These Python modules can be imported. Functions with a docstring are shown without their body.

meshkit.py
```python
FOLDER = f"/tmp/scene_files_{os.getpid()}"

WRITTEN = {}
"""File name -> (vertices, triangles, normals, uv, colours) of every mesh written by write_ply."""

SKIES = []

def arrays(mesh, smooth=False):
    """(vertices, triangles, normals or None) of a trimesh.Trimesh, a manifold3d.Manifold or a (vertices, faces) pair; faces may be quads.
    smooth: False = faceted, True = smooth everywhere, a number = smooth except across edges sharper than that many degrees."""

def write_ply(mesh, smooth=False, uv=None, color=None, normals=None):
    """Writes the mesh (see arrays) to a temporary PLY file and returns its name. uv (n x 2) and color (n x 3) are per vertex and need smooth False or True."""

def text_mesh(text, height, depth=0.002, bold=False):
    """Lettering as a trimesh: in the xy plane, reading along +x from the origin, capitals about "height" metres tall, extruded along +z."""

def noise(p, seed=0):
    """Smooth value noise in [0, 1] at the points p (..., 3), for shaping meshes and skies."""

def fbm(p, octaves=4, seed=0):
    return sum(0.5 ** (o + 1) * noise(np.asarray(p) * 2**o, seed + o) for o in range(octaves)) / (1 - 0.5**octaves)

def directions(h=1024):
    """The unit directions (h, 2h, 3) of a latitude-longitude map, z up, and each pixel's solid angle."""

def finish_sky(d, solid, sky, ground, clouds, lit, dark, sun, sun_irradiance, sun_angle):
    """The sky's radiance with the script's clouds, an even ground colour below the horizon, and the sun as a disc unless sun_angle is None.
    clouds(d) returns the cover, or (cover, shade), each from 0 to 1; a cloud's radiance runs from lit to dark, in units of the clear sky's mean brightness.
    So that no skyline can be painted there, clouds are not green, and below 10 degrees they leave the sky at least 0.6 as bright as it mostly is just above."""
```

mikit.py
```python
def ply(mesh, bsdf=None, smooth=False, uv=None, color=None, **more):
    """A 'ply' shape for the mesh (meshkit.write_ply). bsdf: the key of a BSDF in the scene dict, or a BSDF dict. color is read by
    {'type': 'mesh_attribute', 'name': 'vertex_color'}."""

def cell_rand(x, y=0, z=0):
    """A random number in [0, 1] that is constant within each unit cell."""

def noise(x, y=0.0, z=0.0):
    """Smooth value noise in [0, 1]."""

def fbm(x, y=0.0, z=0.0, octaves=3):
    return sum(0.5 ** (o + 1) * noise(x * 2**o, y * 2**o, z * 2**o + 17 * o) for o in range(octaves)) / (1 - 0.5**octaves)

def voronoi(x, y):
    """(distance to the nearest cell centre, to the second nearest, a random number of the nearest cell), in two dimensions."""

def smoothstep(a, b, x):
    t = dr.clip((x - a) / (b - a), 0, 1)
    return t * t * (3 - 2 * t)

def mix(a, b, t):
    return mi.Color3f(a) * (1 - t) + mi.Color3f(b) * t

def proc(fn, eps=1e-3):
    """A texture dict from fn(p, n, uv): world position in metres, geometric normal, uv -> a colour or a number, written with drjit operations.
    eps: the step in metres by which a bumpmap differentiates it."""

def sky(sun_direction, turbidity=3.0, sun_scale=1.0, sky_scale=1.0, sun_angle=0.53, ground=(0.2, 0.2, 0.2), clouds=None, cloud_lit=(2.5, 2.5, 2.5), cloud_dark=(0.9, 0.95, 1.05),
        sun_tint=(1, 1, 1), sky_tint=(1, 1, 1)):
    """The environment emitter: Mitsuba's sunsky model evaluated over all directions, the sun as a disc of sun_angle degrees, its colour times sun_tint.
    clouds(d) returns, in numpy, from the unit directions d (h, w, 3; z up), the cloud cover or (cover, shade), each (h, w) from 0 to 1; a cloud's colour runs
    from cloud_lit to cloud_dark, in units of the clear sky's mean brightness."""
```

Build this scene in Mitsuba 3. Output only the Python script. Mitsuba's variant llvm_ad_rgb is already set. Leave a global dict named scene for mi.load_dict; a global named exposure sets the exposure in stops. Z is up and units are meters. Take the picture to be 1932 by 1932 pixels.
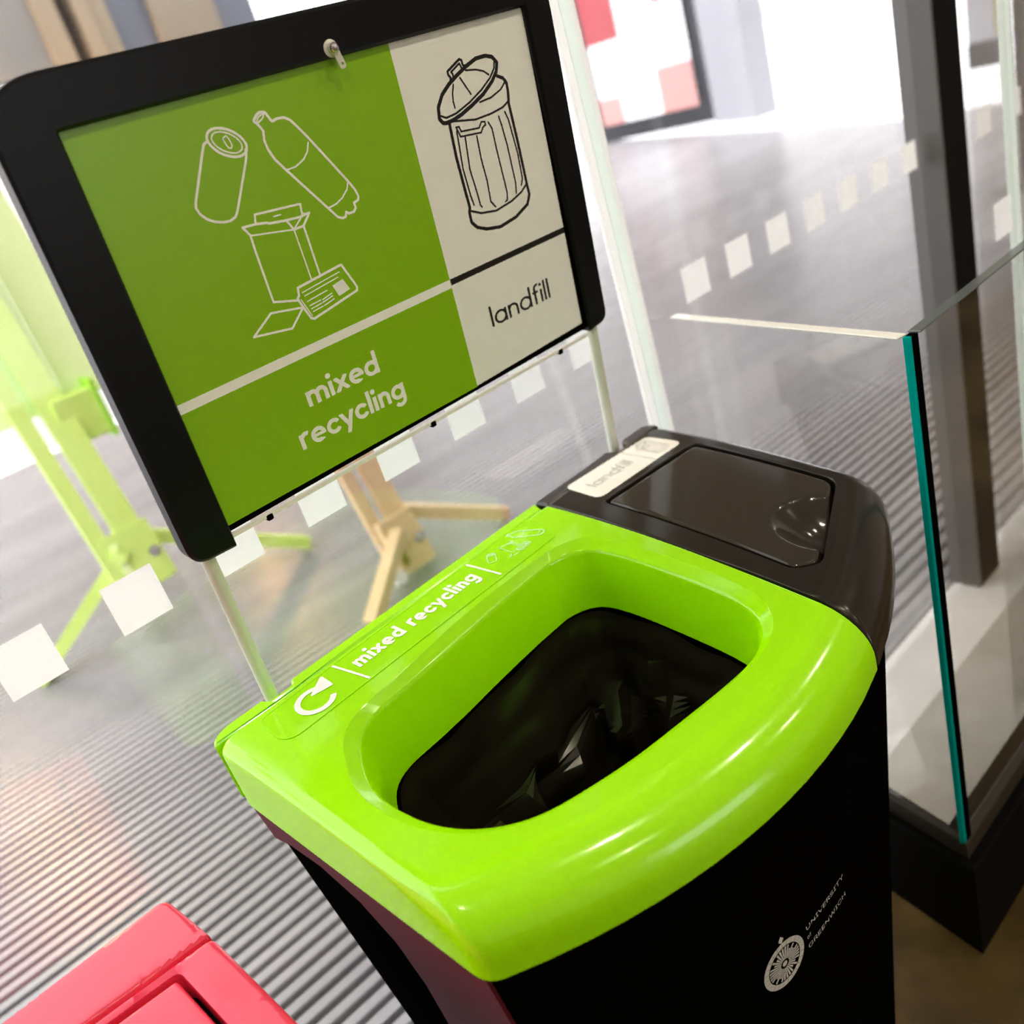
import math, random
import numpy as np, trimesh, mitsuba as mi, drjit as dr
import mikit
from mikit import proc, noise as _noise, fbm as _fbm, smoothstep, mix
def noise(p): return _noise(p[0], p[1], p[2])
def fbm(p, o=3): return _fbm(p[0], p[1], p[2], octaves=o)
from scipy.spatial import Delaunay
import shapely
from shapely.geometry import Polygon, LineString, Point, box as sbox
from shapely.ops import unary_union
from shapely import affinity

random.seed(7); RNG = np.random.default_rng(7)
scene, labels = {}, {}
T4 = mi.ScalarTransform4f
H = 1.5                       # camera height: shapes below are given with z measured from the camera and lifted by H

# ------------------------------------------------------------------ camera, sky, lamps, exposure
exposure = 0.35
RIGHT = np.array([0.70639368, -0.64780538, -0.28523002])
DOWN = np.array([-0.47875405, -0.14047038, -0.8666387])
FWD = np.array([0.52134684, 0.74874312, -0.40936684])
scene['camera'] = dict(type='thinlens', fov=2 * math.degrees(math.atan(966 / 1700)), fov_axis='x', aperture_radius=0.005, focus_distance=1.02,
                       near_clip=0.02, far_clip=200.0,
                       to_world=T4().look_at(origin=[0, 0, H], target=[FWD[0], FWD[1], H + FWD[2]], up=(-DOWN).tolist()))
SKY = 10.5
scene['sky'] = mikit.sky((0.3, 0.5, 0.8), turbidity=3.0, sun_scale=0.0, sky_scale=SKY, ground=(0.6, 0.6, 0.6),
                         clouds=lambda d: np.ones(d.shape[:2]), cloud_lit=(2.1, 2.1, 2.15), cloud_dark=(1.8, 1.8, 1.9))
LAMP = 270.0

# ------------------------------------------------------------------ materials
def tw(b): return dict(type='twosided', nested=b)
def rgb(*c): return dict(type='rgb', value=list(c))
def pr(c, rough=.4, spec=.5, **k):
    return tw(dict(type='principled', base_color=c if isinstance(c, dict) else rgb(*c), roughness=rough, specular=spec, **k))
def col(fn): return proc(fn)
M = {}
def mat(name, b):
    scene['m_' + name] = b
    M[name] = 'm_' + name
V = mi.Color3f
def tint(a, b, t): return V(a[0] + (b[0] - a[0]) * t, a[1] + (b[1] - a[1]) * t, a[2] + (b[2] - a[2]) * t)
mat('lime', pr((.365, .86, .0005), .13, .5, clearcoat=.3, clearcoat_gloss=.9))
mat('lime_label', pr((.345, .84, .0005), .10, .5))
mat('black_gloss', pr((.017, .013, .010), .18, .45))
mat('black_flap', pr((.034, .028, .022), .11, .45))
mat('black_dull', tw(dict(type='diffuse', reflectance=rgb(.0025, .0024, .0022))))
mat('gap', pr((.003, .003, .003), .8, .1))
mat('sign_black', pr((.0015, .0022, .0032), .34, .22))
mat('grey_edge', pr((.12, .125, .125), .45, .5))
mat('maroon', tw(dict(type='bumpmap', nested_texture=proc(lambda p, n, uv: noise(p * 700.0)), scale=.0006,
    nested_bsdf=dict(type='principled', base_color=rgb(.10, .008, .016), roughness=.5, specular=.15))))  # maroon paints the red bin's reflection in black textured plastic
mat('red', pr(col(lambda p, n, uv: tint((.80, .034, .082), (.84, .042, .098), noise(p * 9.0))), .25, .5))
mat('poster_green', pr((.225, .475, .001), .3, .5))
mat('poster_white', pr((.84, .86, .82), .3, .5))
mat('print_white', pr((.88, .90, .86), .35, .4))
mat('print_black', pr((.008, .008, .008), .35, .4))
mat('print_pale', pr((.70, .92, .55), .25, .5))
mat('print_grey', pr((.55, .55, .52), .4, .4))
mat('cream_label', pr((.96, .94, .86), .2, .5))
mat('pole', pr((.62, .65, .56), .35, .5))
mat('steel', tw(dict(type='roughconductor', material='Cr', alpha=.12)))
mat('washer', pr((.62, .62, .55), .35, .5))
mat('acrylic_edge', pr((.85, .86, .84), .2, .5))
mat('bag', pr((.011, .008, .005), .24, .6))
mat('frost', dict(type='principledthin', base_color=rgb(.95, .97, .985), roughness=.6, diff_trans=.95, spec_trans=0.0))
mat('pane', dict(type='thindielectric', int_ior=1.5))
mat('fin_glass', dict(type='principledthin', base_color=rgb(.90, .97, .94), roughness=.4, diff_trans=1.5, spec_trans=0.0))
mat('fin_white', dict(type='principledthin', base_color=rgb(.98, .98, .98), roughness=.5, diff_trans=1.4, spec_trans=0.0))
mat('teal', dict(type='principledthin', base_color=rgb(.0, .62, .58), roughness=.3, diff_trans=1.2, spec_trans=0.0))
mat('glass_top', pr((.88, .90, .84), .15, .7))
mat('post_daylit', pr((.085, .08, .075), .4, .5))
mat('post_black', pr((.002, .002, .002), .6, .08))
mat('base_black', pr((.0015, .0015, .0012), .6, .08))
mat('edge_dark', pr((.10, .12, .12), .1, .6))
mat('white_ink', pr((.95, .94, .90), .3, .5))
mat('base_ledge', pr((.030, .024, .016), .5, .3))
def concrete(p, n, uv):
    t = fbm(p * V(2.2, 2.2, 2.2), 4); s = noise(p * 38.0)
    return tint((.05, .028, .002), (.165, .112, .040), smoothstep(.3, .7, t)) * (.85 + .3 * s)
mat('concrete', pr(col(concrete), .42, .4))
mat('sill', pr(col(lambda p, n, uv: tint((.72, .71, .68), (.86, .85, .82), fbm(p * 8.0, 3))), .5, .4))
mat('sill_grey', pr(col(lambda p, n, uv: tint((.42, .41, .36), (.56, .55, .50), fbm(p * 9.0, 3))), .4, .4))
mat('slat', pr(col(lambda p, n, uv: tint((.225, .22, .23), (.36, .353, .368), fbm(p * V(1.2, 7.0, 3.0), 3))), .28, .5))
mat('under_deck', pr((.03, .03, .032), .8, .2))
mat('paving', pr((.82, .82, .84), .8, .2))
mat('stone', pr(col(lambda p, n, uv: tint((.20, .165, .12), (.26, .225, .175), fbm(p * 1.3, 3))), .8, .2))
mat('stone_grey', pr((.20, .195, .185), .8, .2))
mat('stone_trim', pr((.27, .215, .15), .7, .3))
mat('dark_gap', pr((.035, .026, .022), .7, .3))
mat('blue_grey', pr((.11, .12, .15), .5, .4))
mat('navy', pr((.022, .025, .034), .5, .3))
mat('white_wall', pr((.9, .9, .92), .7, .2))
mat('pier_grey', pr((.33, .33, .36), .7, .2))
mat('red_print', pr((.36, .05, .06), .5, .3))
mat('pink_print', pr((.62, .30, .28), .5, .3))
mat('white_print', pr((.95, .95, .95), .5, .3))
mat('yellow', pr((.40, .36, .08), .5, .3))
mat('green_wood', pr(col(lambda p, n, uv: tint((.55, .74, .14), (.66, .84, .24), fbm(p * 5.0, 3))), .5, .3))
mat('green_board', pr((.80, .93, .46), .55, .3))
mat('green_deep', pr((.36, .68, .06), .5, .3))
mat('oak', pr(col(lambda p, n, uv: tint((.58, .40, .22), (.70, .51, .31), fbm(p * V(14.0, 14.0, 3.0), 3))), .5, .3))
mat('oak_dark', pr((.22, .10, .03), .6, .3))
mat('white_plastic', pr((.9, .9, .9), .4, .4))
mat('ceiling', pr((.60, .56, .50), .8, .2))
mat('room_wall', pr((.50, .46, .41), .8, .2))
mat('soffit', pr((.34, .27, .20), .8, .2))
mat('lamp_body', pr((.3, .3, .3), .5, .4))

# ------------------------------------------------------------------ entries
def key(name):
    if name not in scene and name not in labels and not any(k.startswith(name + '__') for k in scene): return name
    i = 1
    while True:
        k = f'{name}_{i:03d}'
        if k not in scene and k not in labels and not any(q.startswith(k + '__') for q in scene): return k
        i += 1
def lift(mesh, dz=H):
    v, f = (np.asarray(mesh.vertices, float), np.asarray(mesh.faces, int)) if hasattr(mesh, 'vertices') else (np.asarray(mesh[0], float), np.asarray(mesh[1], int))
    return trimesh.Trimesh(v + [0, 0, dz], f, process=False)
def obj(name, mesh, m, parent=None, smooth=False, **more):
    k = key((parent + '__' if parent else '') + name)
    scene[k] = mikit.ply(lift(mesh), M[m], smooth, **more)
    return k
def thing(name, label, cat, group=None):
    k = key(name)
    labels[k] = dict(label=label, category=cat)
    if group: labels[k]['group'] = group
    return k
def struct(name, mesh, m, label, smooth=False):
    k = obj(name, mesh, m, None, smooth)
    labels[k] = dict(label=label, kind='structure', category=name.split('_')[0])
    return k
def sroot(name, label, cat):
    k = key(name); labels[k] = dict(label=label, kind='structure', category=cat); return k
def note(k, label): labels[k] = dict(label=label)

# ------------------------------------------------------------------ mesh tools
def cat(ms): return trimesh.util.concatenate([m if hasattr(m, 'vertices') else trimesh.Trimesh(*m, process=False) for m in ms])
def earcut(poly):
    v, f = trimesh.creation.triangulate_polygon(poly, engine='earcut')
    return np.asarray(v, float), np.asarray(f, int)
def loft(rings, closed=True, cap0=False, cap1=False, flip=False):
    """rings: list of (n,3); joins neighbours; caps are fans to the centroid."""
    R = np.array(rings, float); m, n = R.shape[:2]
    v = R.reshape(-1, 3); f = []
    a = np.arange(n if closed else n - 1); b = (a + 1) % n
    for i in range(m - 1):
        f.append(np.stack([i * n + a, i * n + b, (i + 1) * n + b], 1)); f.append(np.stack([i * n + a, (i + 1) * n + b, (i + 1) * n + a], 1))
    f = np.vstack(f)
    for on, i, rev in ((cap0, 0, True), (cap1, m - 1, False)):
        if on:
            c = len(v); v = np.vstack([v, R[i].mean(0)])
            t = np.stack([i * n + a, i * n + b, np.full(len(a), c)], 1)
            f = np.vstack([f, t[:, ::-1] if rev else t])
    if flip: f = f[:, ::-1]
    return trimesh.Trimesh(v, f, process=False)
def resample(pts, n):
    p = np.asarray(pts, float); q = np.vstack([p, p[:1]]); d = np.r_[0, np.cumsum(np.linalg.norm(np.diff(q, axis=0), axis=1))]
    t = np.linspace(0, d[-1], n, endpoint=False)
    return np.stack([np.interp(t, d, q[:, i]) for i in range(p.shape[1])], 1)
def ccw(p):
    p = np.asarray(p, float); x, y = p[:, 0], p[:, 1]
    return p if np.sum(x * np.roll(y, -1) - np.roll(x, -1) * y) > 0 else p[::-1]
def inset(p, b):
    """each vertex of a counter-clockwise ring moved inward by b (mitred)"""
    e = np.roll(p, -1, 0) - p; e /= np.linalg.norm(e, axis=1, keepdims=True) + 1e-12
    n = np.stack([-e[:, 1], e[:, 0]], 1); m = n + np.roll(n, 1, 0)
    m /= np.maximum((m * np.roll(n, 1, 0)).sum(1, keepdims=True), .3)
    return p + m * b
def prism(p, z0, z1, b=0.0):
    """polygon (2D ring) from z0 to z1 with chamfer b on both rims"""
    p = ccw(p)
    rings = [(inset(p, b), z0), (p, z0 + b), (p, z1 - b), (inset(p, b), z1)] if b else [(p, z0), (p, z1)]
    side = loft([np.c_[q, np.full(len(q), z)] for q, z in rings])
    v, f = earcut(Polygon(rings[-1][0])); v0, f0 = earcut(Polygon(rings[0][0]))
    return cat([side, (np.c_[v, np.full(len(v), z1)], f), (np.c_[v0, np.full(len(v0), z0)], f0[:, ::-1])])
def slab(poly, z0, z1):
    """flat extrusion of any shapely polygon(s)"""
    out = []
    for g in getattr(poly, 'geoms', [poly]):
        if g.area > 1e-10:
            out.append(trimesh.creation.extrude_polygon(g, z1 - z0, engine='earcut').apply_translation([0, 0, z0]))
    return cat(out)
def bx(x0, x1, y0, y1, z0, z1, b=0.0):
    p = np.array([(x0, y0), (x1, y0), (x1, y1), (x0, y1)], float)
    return prism(p, z0, z1, b)
def hull(pts):
    return trimesh.Trimesh(np.asarray(pts, float), process=False).convex_hull
def bar(a, b, w, t, up=(0, 0, 1), ch=.003):
    """a chamfered bar from a to b; w across, t along the up side"""
    a, b, up = np.array(a, float), np.array(b, float), np.array(up, float)
    d = b - a; L = np.linalg.norm(d); d /= L
    s = np.cross(d, up); s /= np.linalg.norm(s); u = np.cross(s, d)
    m = prism(np.array([(-w / 2, -t / 2), (w / 2, -t / 2), (w / 2, t / 2), (-w / 2, t / 2)]), 0, L, ch)
    v = np.asarray(m.vertices)
    return trimesh.Trimesh(a + v[:, :1] * s + v[:, 1:2] * u + v[:, 2:3] * d, m.faces, process=False)
def tube(pts, r, n=16, cap=True):
    pts = np.asarray(pts, float); rings = []
    r = np.broadcast_to(r, (len(pts),))
    d0 = pts[-1] - pts[0]; s = np.cross(d0, [0, 1, 0.13]); s /= np.linalg.norm(s)
    for i, p in enumerate(pts):
        d = pts[min(i + 1, len(pts) - 1)] - pts[max(i - 1, 0)]; d /= np.linalg.norm(d)
        a = s - d * (s @ d); a /= np.linalg.norm(a); b = np.cross(d, a)
        th = np.arange(n) * 2 * math.pi / n
        rings.append(p + r[i] * (np.cos(th)[:, None] * a + np.sin(th)[:, None] * b))
    return loft(rings, cap0=cap, cap1=cap)
def lathe(prof, n=32, at=(0, 0, 0), axis=(0, 0, 1)):
    prof = np.array(prof, float); th = np.arange(n) * 2 * math.pi / n
    w = np.array(axis, float); w /= np.linalg.norm(w); u = np.cross(w, [0.3, 0.9, 0.1]); u /= np.linalg.norm(u); v = np.cross(w, u)
    return loft([np.array(at) + r * (np.cos(th)[:, None] * u + np.sin(th)[:, None] * v) + z * w for r, z in prof], cap0=True, cap1=True)
def rounded(pts, r, n=6):
    """polygon with every corner rounded by r (number or list)"""
    p = ccw(pts); k = len(p); rr = np.broadcast_to(r, (k,)) if np.ndim(r) == 0 else np.asarray(r); out = []
    if np.ndim(r) and not np.array_equal(p, np.asarray(pts, float)): rr = rr[::-1]
    for i in range(k):
        a, c, b = p[i - 1], p[i], p[(i + 1) % k]
        u = (a - c) / np.linalg.norm(a - c); w = (b - c) / np.linalg.norm(b - c)
        if rr[i] <= 0: out.append(c); continue
        half = math.acos(np.clip(u @ w, -1, 1)) / 2
        t = min(rr[i] / math.tan(half), .49 * np.linalg.norm(a - c), .49 * np.linalg.norm(b - c))
        s, e = c + u * t, c + w * t
        for q in np.linspace(0, 1, n): out.append((1 - q) ** 2 * s + 2 * q * (1 - q) * c + q * q * e)
    return np.array(out)
def skin(poly, zf, res, thick=0.0, ring=None):
    """a surface z = zf(x, y) over a polygon (Delaunay, grid step res), with a skirt of depth thick"""
    out = []
    for g in getattr(poly, 'geoms', [poly]):
        bd = [np.array(shapely.segmentize(r, res).coords)[:-1] for r in [g.exterior, *g.interiors]]
        x0, y0, x1, y1 = g.bounds
        gx, gy = np.meshgrid(np.arange(x0, x1, res), np.arange(y0, y1, res)); gp = np.c_[gx.ravel(), gy.ravel()]
        gin = g.buffer(-res * .45); gp = gp[shapely.contains_xy(gin, gp[:, 0], gp[:, 1])] if len(gp) else gp
        P = np.vstack(bd + ([gp] if len(gp) else []))
        for extra in (ring or []):
            e = g.buffer(-extra)
            if e.area > 0:
                for q in getattr(e, 'geoms', [e]): P = np.vstack([P, np.array(shapely.segmentize(q.exterior, res).coords)[:-1]])
        D = Delaunay(P).simplices; c = P[D].mean(1); D = D[shapely.contains_xy(g, c[:, 0], c[:, 1])]
        a, b, c = P[D[:, 0]], P[D[:, 1]], P[D[:, 2]]
        cr = (b[:, 0] - a[:, 0]) * (c[:, 1] - a[:, 1]) - (b[:, 1] - a[:, 1]) * (c[:, 0] - a[:, 0])
        D = D[np.abs(cr) > 1e-12]; cr = cr[np.abs(cr) > 1e-12]; D[cr < 0] = D[cr < 0][:, ::-1]
        out.append(trimesh.Trimesh(np.c_[P, zf(P[:, 0], P[:, 1])], D, process=False))
        if thick:
            for i, q in enumerate(bd):
                q = ccw(q) if i == 0 else ccw(q)[::-1]; z = zf(q[:, 0], q[:, 1])
                out.append(loft([np.c_[q, z - thick], np.c_[q, z]]))
    return cat(out)

# ------------------------------------------------------------------ the bin's lid surface (z from the camera's height)
def T(y):
    d = np.maximum(.95 - np.asarray(y, float), 0); return -.53 - .038 * d - .22 * d * d
def ygroove(x): return .914 + .033 * (np.asarray(x) - .25)
def yback(x): return .934 + .042 * (np.asarray(x) - .16)
def yfront(x): return .43 + .77 * (np.asarray(x) - .545) ** 2
def xleft(y): return .158 + .078 * (.95 - np.asarray(y))
def xright(y): return .978 - .034 * (.95 - np.asarray(y))
def zlow(y): return -.61 - .1 * (.95 - np.asarray(y))
def outline(xl, xr, dl, df, dr_, db, rc, dens=6):
    """counter-clockwise plan of one lid: left side, bowed front, right side, back"""
    def solve(xf, s):
        y = .55
        for _ in range(20): y = float(yfront(xf(y) + s)) + df
        return np.array([xf(y) + s, y])
    FL, FR = solve(xl, dl), solve(xr, -dr_)
    gl, gr = float(ygroove(xl(.92))), float(ygroove(xr(.92)))
    p = [np.array([xl(gl) + dl, gl - db]), np.array([xl(.80) + dl, .80]), np.array([xl(.65) + dl, .65]), FL]; r = [rc[0], 0, 0, rc[1]]
    for x in np.linspace(FL[0] + .05, FR[0] - .05, 14): p.append(np.array([x, yfront(x) + df])); r.append(0)
    p += [FR, np.array([xr(.65) - dr_, .65]), np.array([xr(.80) - dr_, .80]), np.array([xr(gr) - dr_, gr - db])]; r += [rc[2], 0, 0, rc[3]]
    p = rounded(np.array(p), r, 8); q = np.roll(p, -1, 0)
    return np.vstack([p + (q - p) * t for t in np.arange(dens) / dens]).reshape(dens, len(p), 2).transpose(1, 0, 2).reshape(-1, 2)
def smooth_ring(pts, n=240):
    from scipy.interpolate import splprep, splev
    p = np.vstack([pts, pts[:1]]); tck, _ = splprep(p.T, per=True, s=0)
    return np.array(splev(np.linspace(0, 1, n, endpoint=False), tck)).T
def polar_match(ring, centre, dirs):
    """points of a star-shaped ring in the directions of dirs from the centre"""
    a = np.arctan2(*(ring - centre).T[::-1]); r = np.linalg.norm(ring - centre, axis=1); o = np.argsort(a)
    a, r = a[o], r[o]; a3 = np.r_[a - 2 * np.pi, a, a + 2 * np.pi]; r3 = np.r_[r, r, r]
    t = np.arctan2(dirs[:, 1], dirs[:, 0]); R = np.interp(t, a3, r3)
    return centre + R[:, None] * np.stack([np.cos(t), np.sin(t)], 1)
def lid_rings(O, I, hole, centre, steps=7):
    L = np.linalg.norm(O - I, axis=1); rv = L * .92
    zi = T(I[:, 1]); zo = zi - rv; zl = np.minimum(zlow(O[:, 1]), zo - .001)
    rings = [np.c_[I + (O - I) * .75, zl + .004], np.c_[O, zl], np.c_[O, (zl + zo) / 2]]
    for th in np.linspace(math.pi / 2, 0, 12):
        rings.append(np.c_[I + (O - I) * math.sin(th), zi - rv * (1 - math.cos(th))])
    Hh = polar_match(hole, centre, I - centre)
    for t in np.linspace(0, 1, steps + 1)[1:]:
        q = I + (Hh - I) * t; rings.append(np.c_[q, T(q[:, 1])])
    return rings, Hh

HOLE = smooth_ring(np.array([(.299, .812), (.262, .796), (.238, .762), (.222, .723), (.222, .665), (.240, .615), (.262, .587), (.303, .558), (.355, .541), (.416, .528), (.49, .520), (.572, .515),
                             (.628, .520), (.660, .537), (.680, .565), (.686, .604), (.685, .701), (.678, .782), (.667, .815), (.637, .836), (.583, .841), (.438, .832), (.347, .818)]))
HC = np.array([.46, .68])
XS = .7095                                           # the seam between the two lids

bin_ = thing('recycling_bin', 'black recycling bin with a lime green open lid beside a black flap lid', 'bin')
# ---- green lid
O = outline(xleft, lambda y: XS + 0 * y, 0, 0, .0008, 0, (.012, .03, .004, .003))
I = outline(xleft, lambda y: XS + 0 * y, .014, .062, .0035, .003, (.012, .03, .02, .003))
rings, Hh = lid_rings(O, I, HOLE, HC)
def shrink(p, b): return HC + (p - HC) * (1 - b / np.linalg.norm(p - HC, axis=1, keepdims=True))
def ring_at(b, dz): q = shrink(Hh, b); return np.c_[q, T(Hh[:, 1]) + dz]
rings += [ring_at(.0015, -.0012), ring_at(.0125, -.0085), ring_at(.0150, -.0105), ring_at(.0165, -.0145), ring_at(.022, -.055), ring_at(.026, -.092), ring_at(.0225, -.0925), ring_at(.015, -.03)]
lid = obj('lid', loft(rings), 'lime', bin_, smooth=28)
note(lid, 'lime green lid with a wide open mouth')
# hinge strip behind the groove, notched where the sign's pole stands
def strip(x0, x1, notch):
    xs = np.linspace(x0, x1, 180); re = .030 if x0 < .2 else .018
    front = [(x, float(ygroove(x)) + .0022) for x in xs[::4]]
    back = []
    for x in xs[::-1]:
        n = smoothstep_np(.021, .011, abs(x - notch)) * .0195
        e = (x - x0 if x0 < .2 else x1 - x) / re; w = float(yback(x) - ygroove(x)) - .004
        back.append((x, float(yback(x)) - n - (w * (1 - math.sqrt(max(0, 1 - (1 - e) ** 2))) if e < 1 else 0)))
    return np.array(front + back)
def smoothstep_np(a, b, x):
    t = np.clip((x - a) / (b - a), 0, 1); return t * t * (3 - 2 * t)
for x0, x1, notch, m in ((.1615, XS - .001, .255, 'lime'), (XS + .001, .976, .894, 'black_gloss')):
    p = strip(x0, x1, notch)
    obj('hinge_strip', prism(p, -.612, -.5315, .0035), m, bin_, smooth=35)
# ---- black lid with its recess
QF = np.array([(.754, .852), (.750, .566), (.772, .549), (.931, .619), (.935, .840)])
flap_ring = rounded(QF, (.006, .014, .016, .022, .012), 7)
REC = resample(np.array(Polygon(flap_ring).buffer(.0075, quad_segs=6).exterior.coords)[:-1], 240)
RC = np.array([.845, .71])
O = outline(lambda y: XS + 0 * y, xright, .0008, 0, 0, 0, (.003, .004, .05, .014))
I = outline(lambda y: XS + 0 * y, xright, .0035, .062, .020, .003, (.003, .02, .05, .014))
rings, Hh2 = lid_rings(O, I, REC, RC, 5)
def rr(b, dz): q = RC + (Hh2 - RC) * (1 - b / np.linalg.norm(Hh2 - RC, axis=1, keepdims=True)); return np.c_[q, T(Hh2[:, 1]) + dz]
rings += [rr(.0012, -.001), rr(.002, -.003), rr(.003, -.075)]
blid = obj('lid', loft(rings, cap1=True), 'black_gloss', bin_, smooth=28)
note(blid, 'glossy black lid with a recessed flap')
FR0, FR1 = np.array([.768, .551]), np.array([.931, .622]); FM = np.array([.846, .581])
def flap_z(x, y):
    e = (FR1 - FR0) / np.linalg.norm(FR1 - FR0); n = np.array([-e[1], e[0]])
    u = ((x - FM[0]) * e[0] + (y - FM[1]) * e[1]) / .058; v = ((x - FM[0]) * n[0] + (y - FM[1]) * n[1]) / .064
    r2 = np.clip(u * u + v * v, 0, 1)
    g = Polygon(flap_ring).exterior; d = shapely.distance(shapely.points(x, y), g)
    return T(y) - .0015 - .0022 * (1 - np.clip(d / .004, 0, 1)) ** 2 - .034 * (1 - r2) ** 1.2 * (r2 < 1)
obj('flap', skin(Polygon(flap_ring), flap_z, .0035, .018, ring=(.0015, .004)), 'black_flap', bin_, smooth=35)

# ---- labels on the lids
def on_lid(poly, dz, th=.0004): return skin(poly, lambda x, y: T(y) + dz, .01, th)
ROT = math.radians(2.6)
lab = Polygon(rounded(np.array([(.212, .838), (.655, .858), (.666, .930), (.212, .900)]), (.022, .016, .012, .012), 7))
obj('label_bezel', on_lid(lab.buffer(.0022).difference(lab.buffer(-.0004)), .0009), 'lime', bin_)
gl = obj('label', on_lid(lab, .0004), 'lime_label', bin_); note(gl, 'lime label with white lettering along the back of the lid')
lab2 = Polygon(rounded(np.array([(.752, .867), (.935, .861), (.932, .928), (.757, .940)]), (.014, .012, .012, .012), 7))
bl = obj('label', on_lid(lab2, .0006), 'cream_label', bin_); note(bl, 'cream label reading landfill on the black lid')

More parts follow.
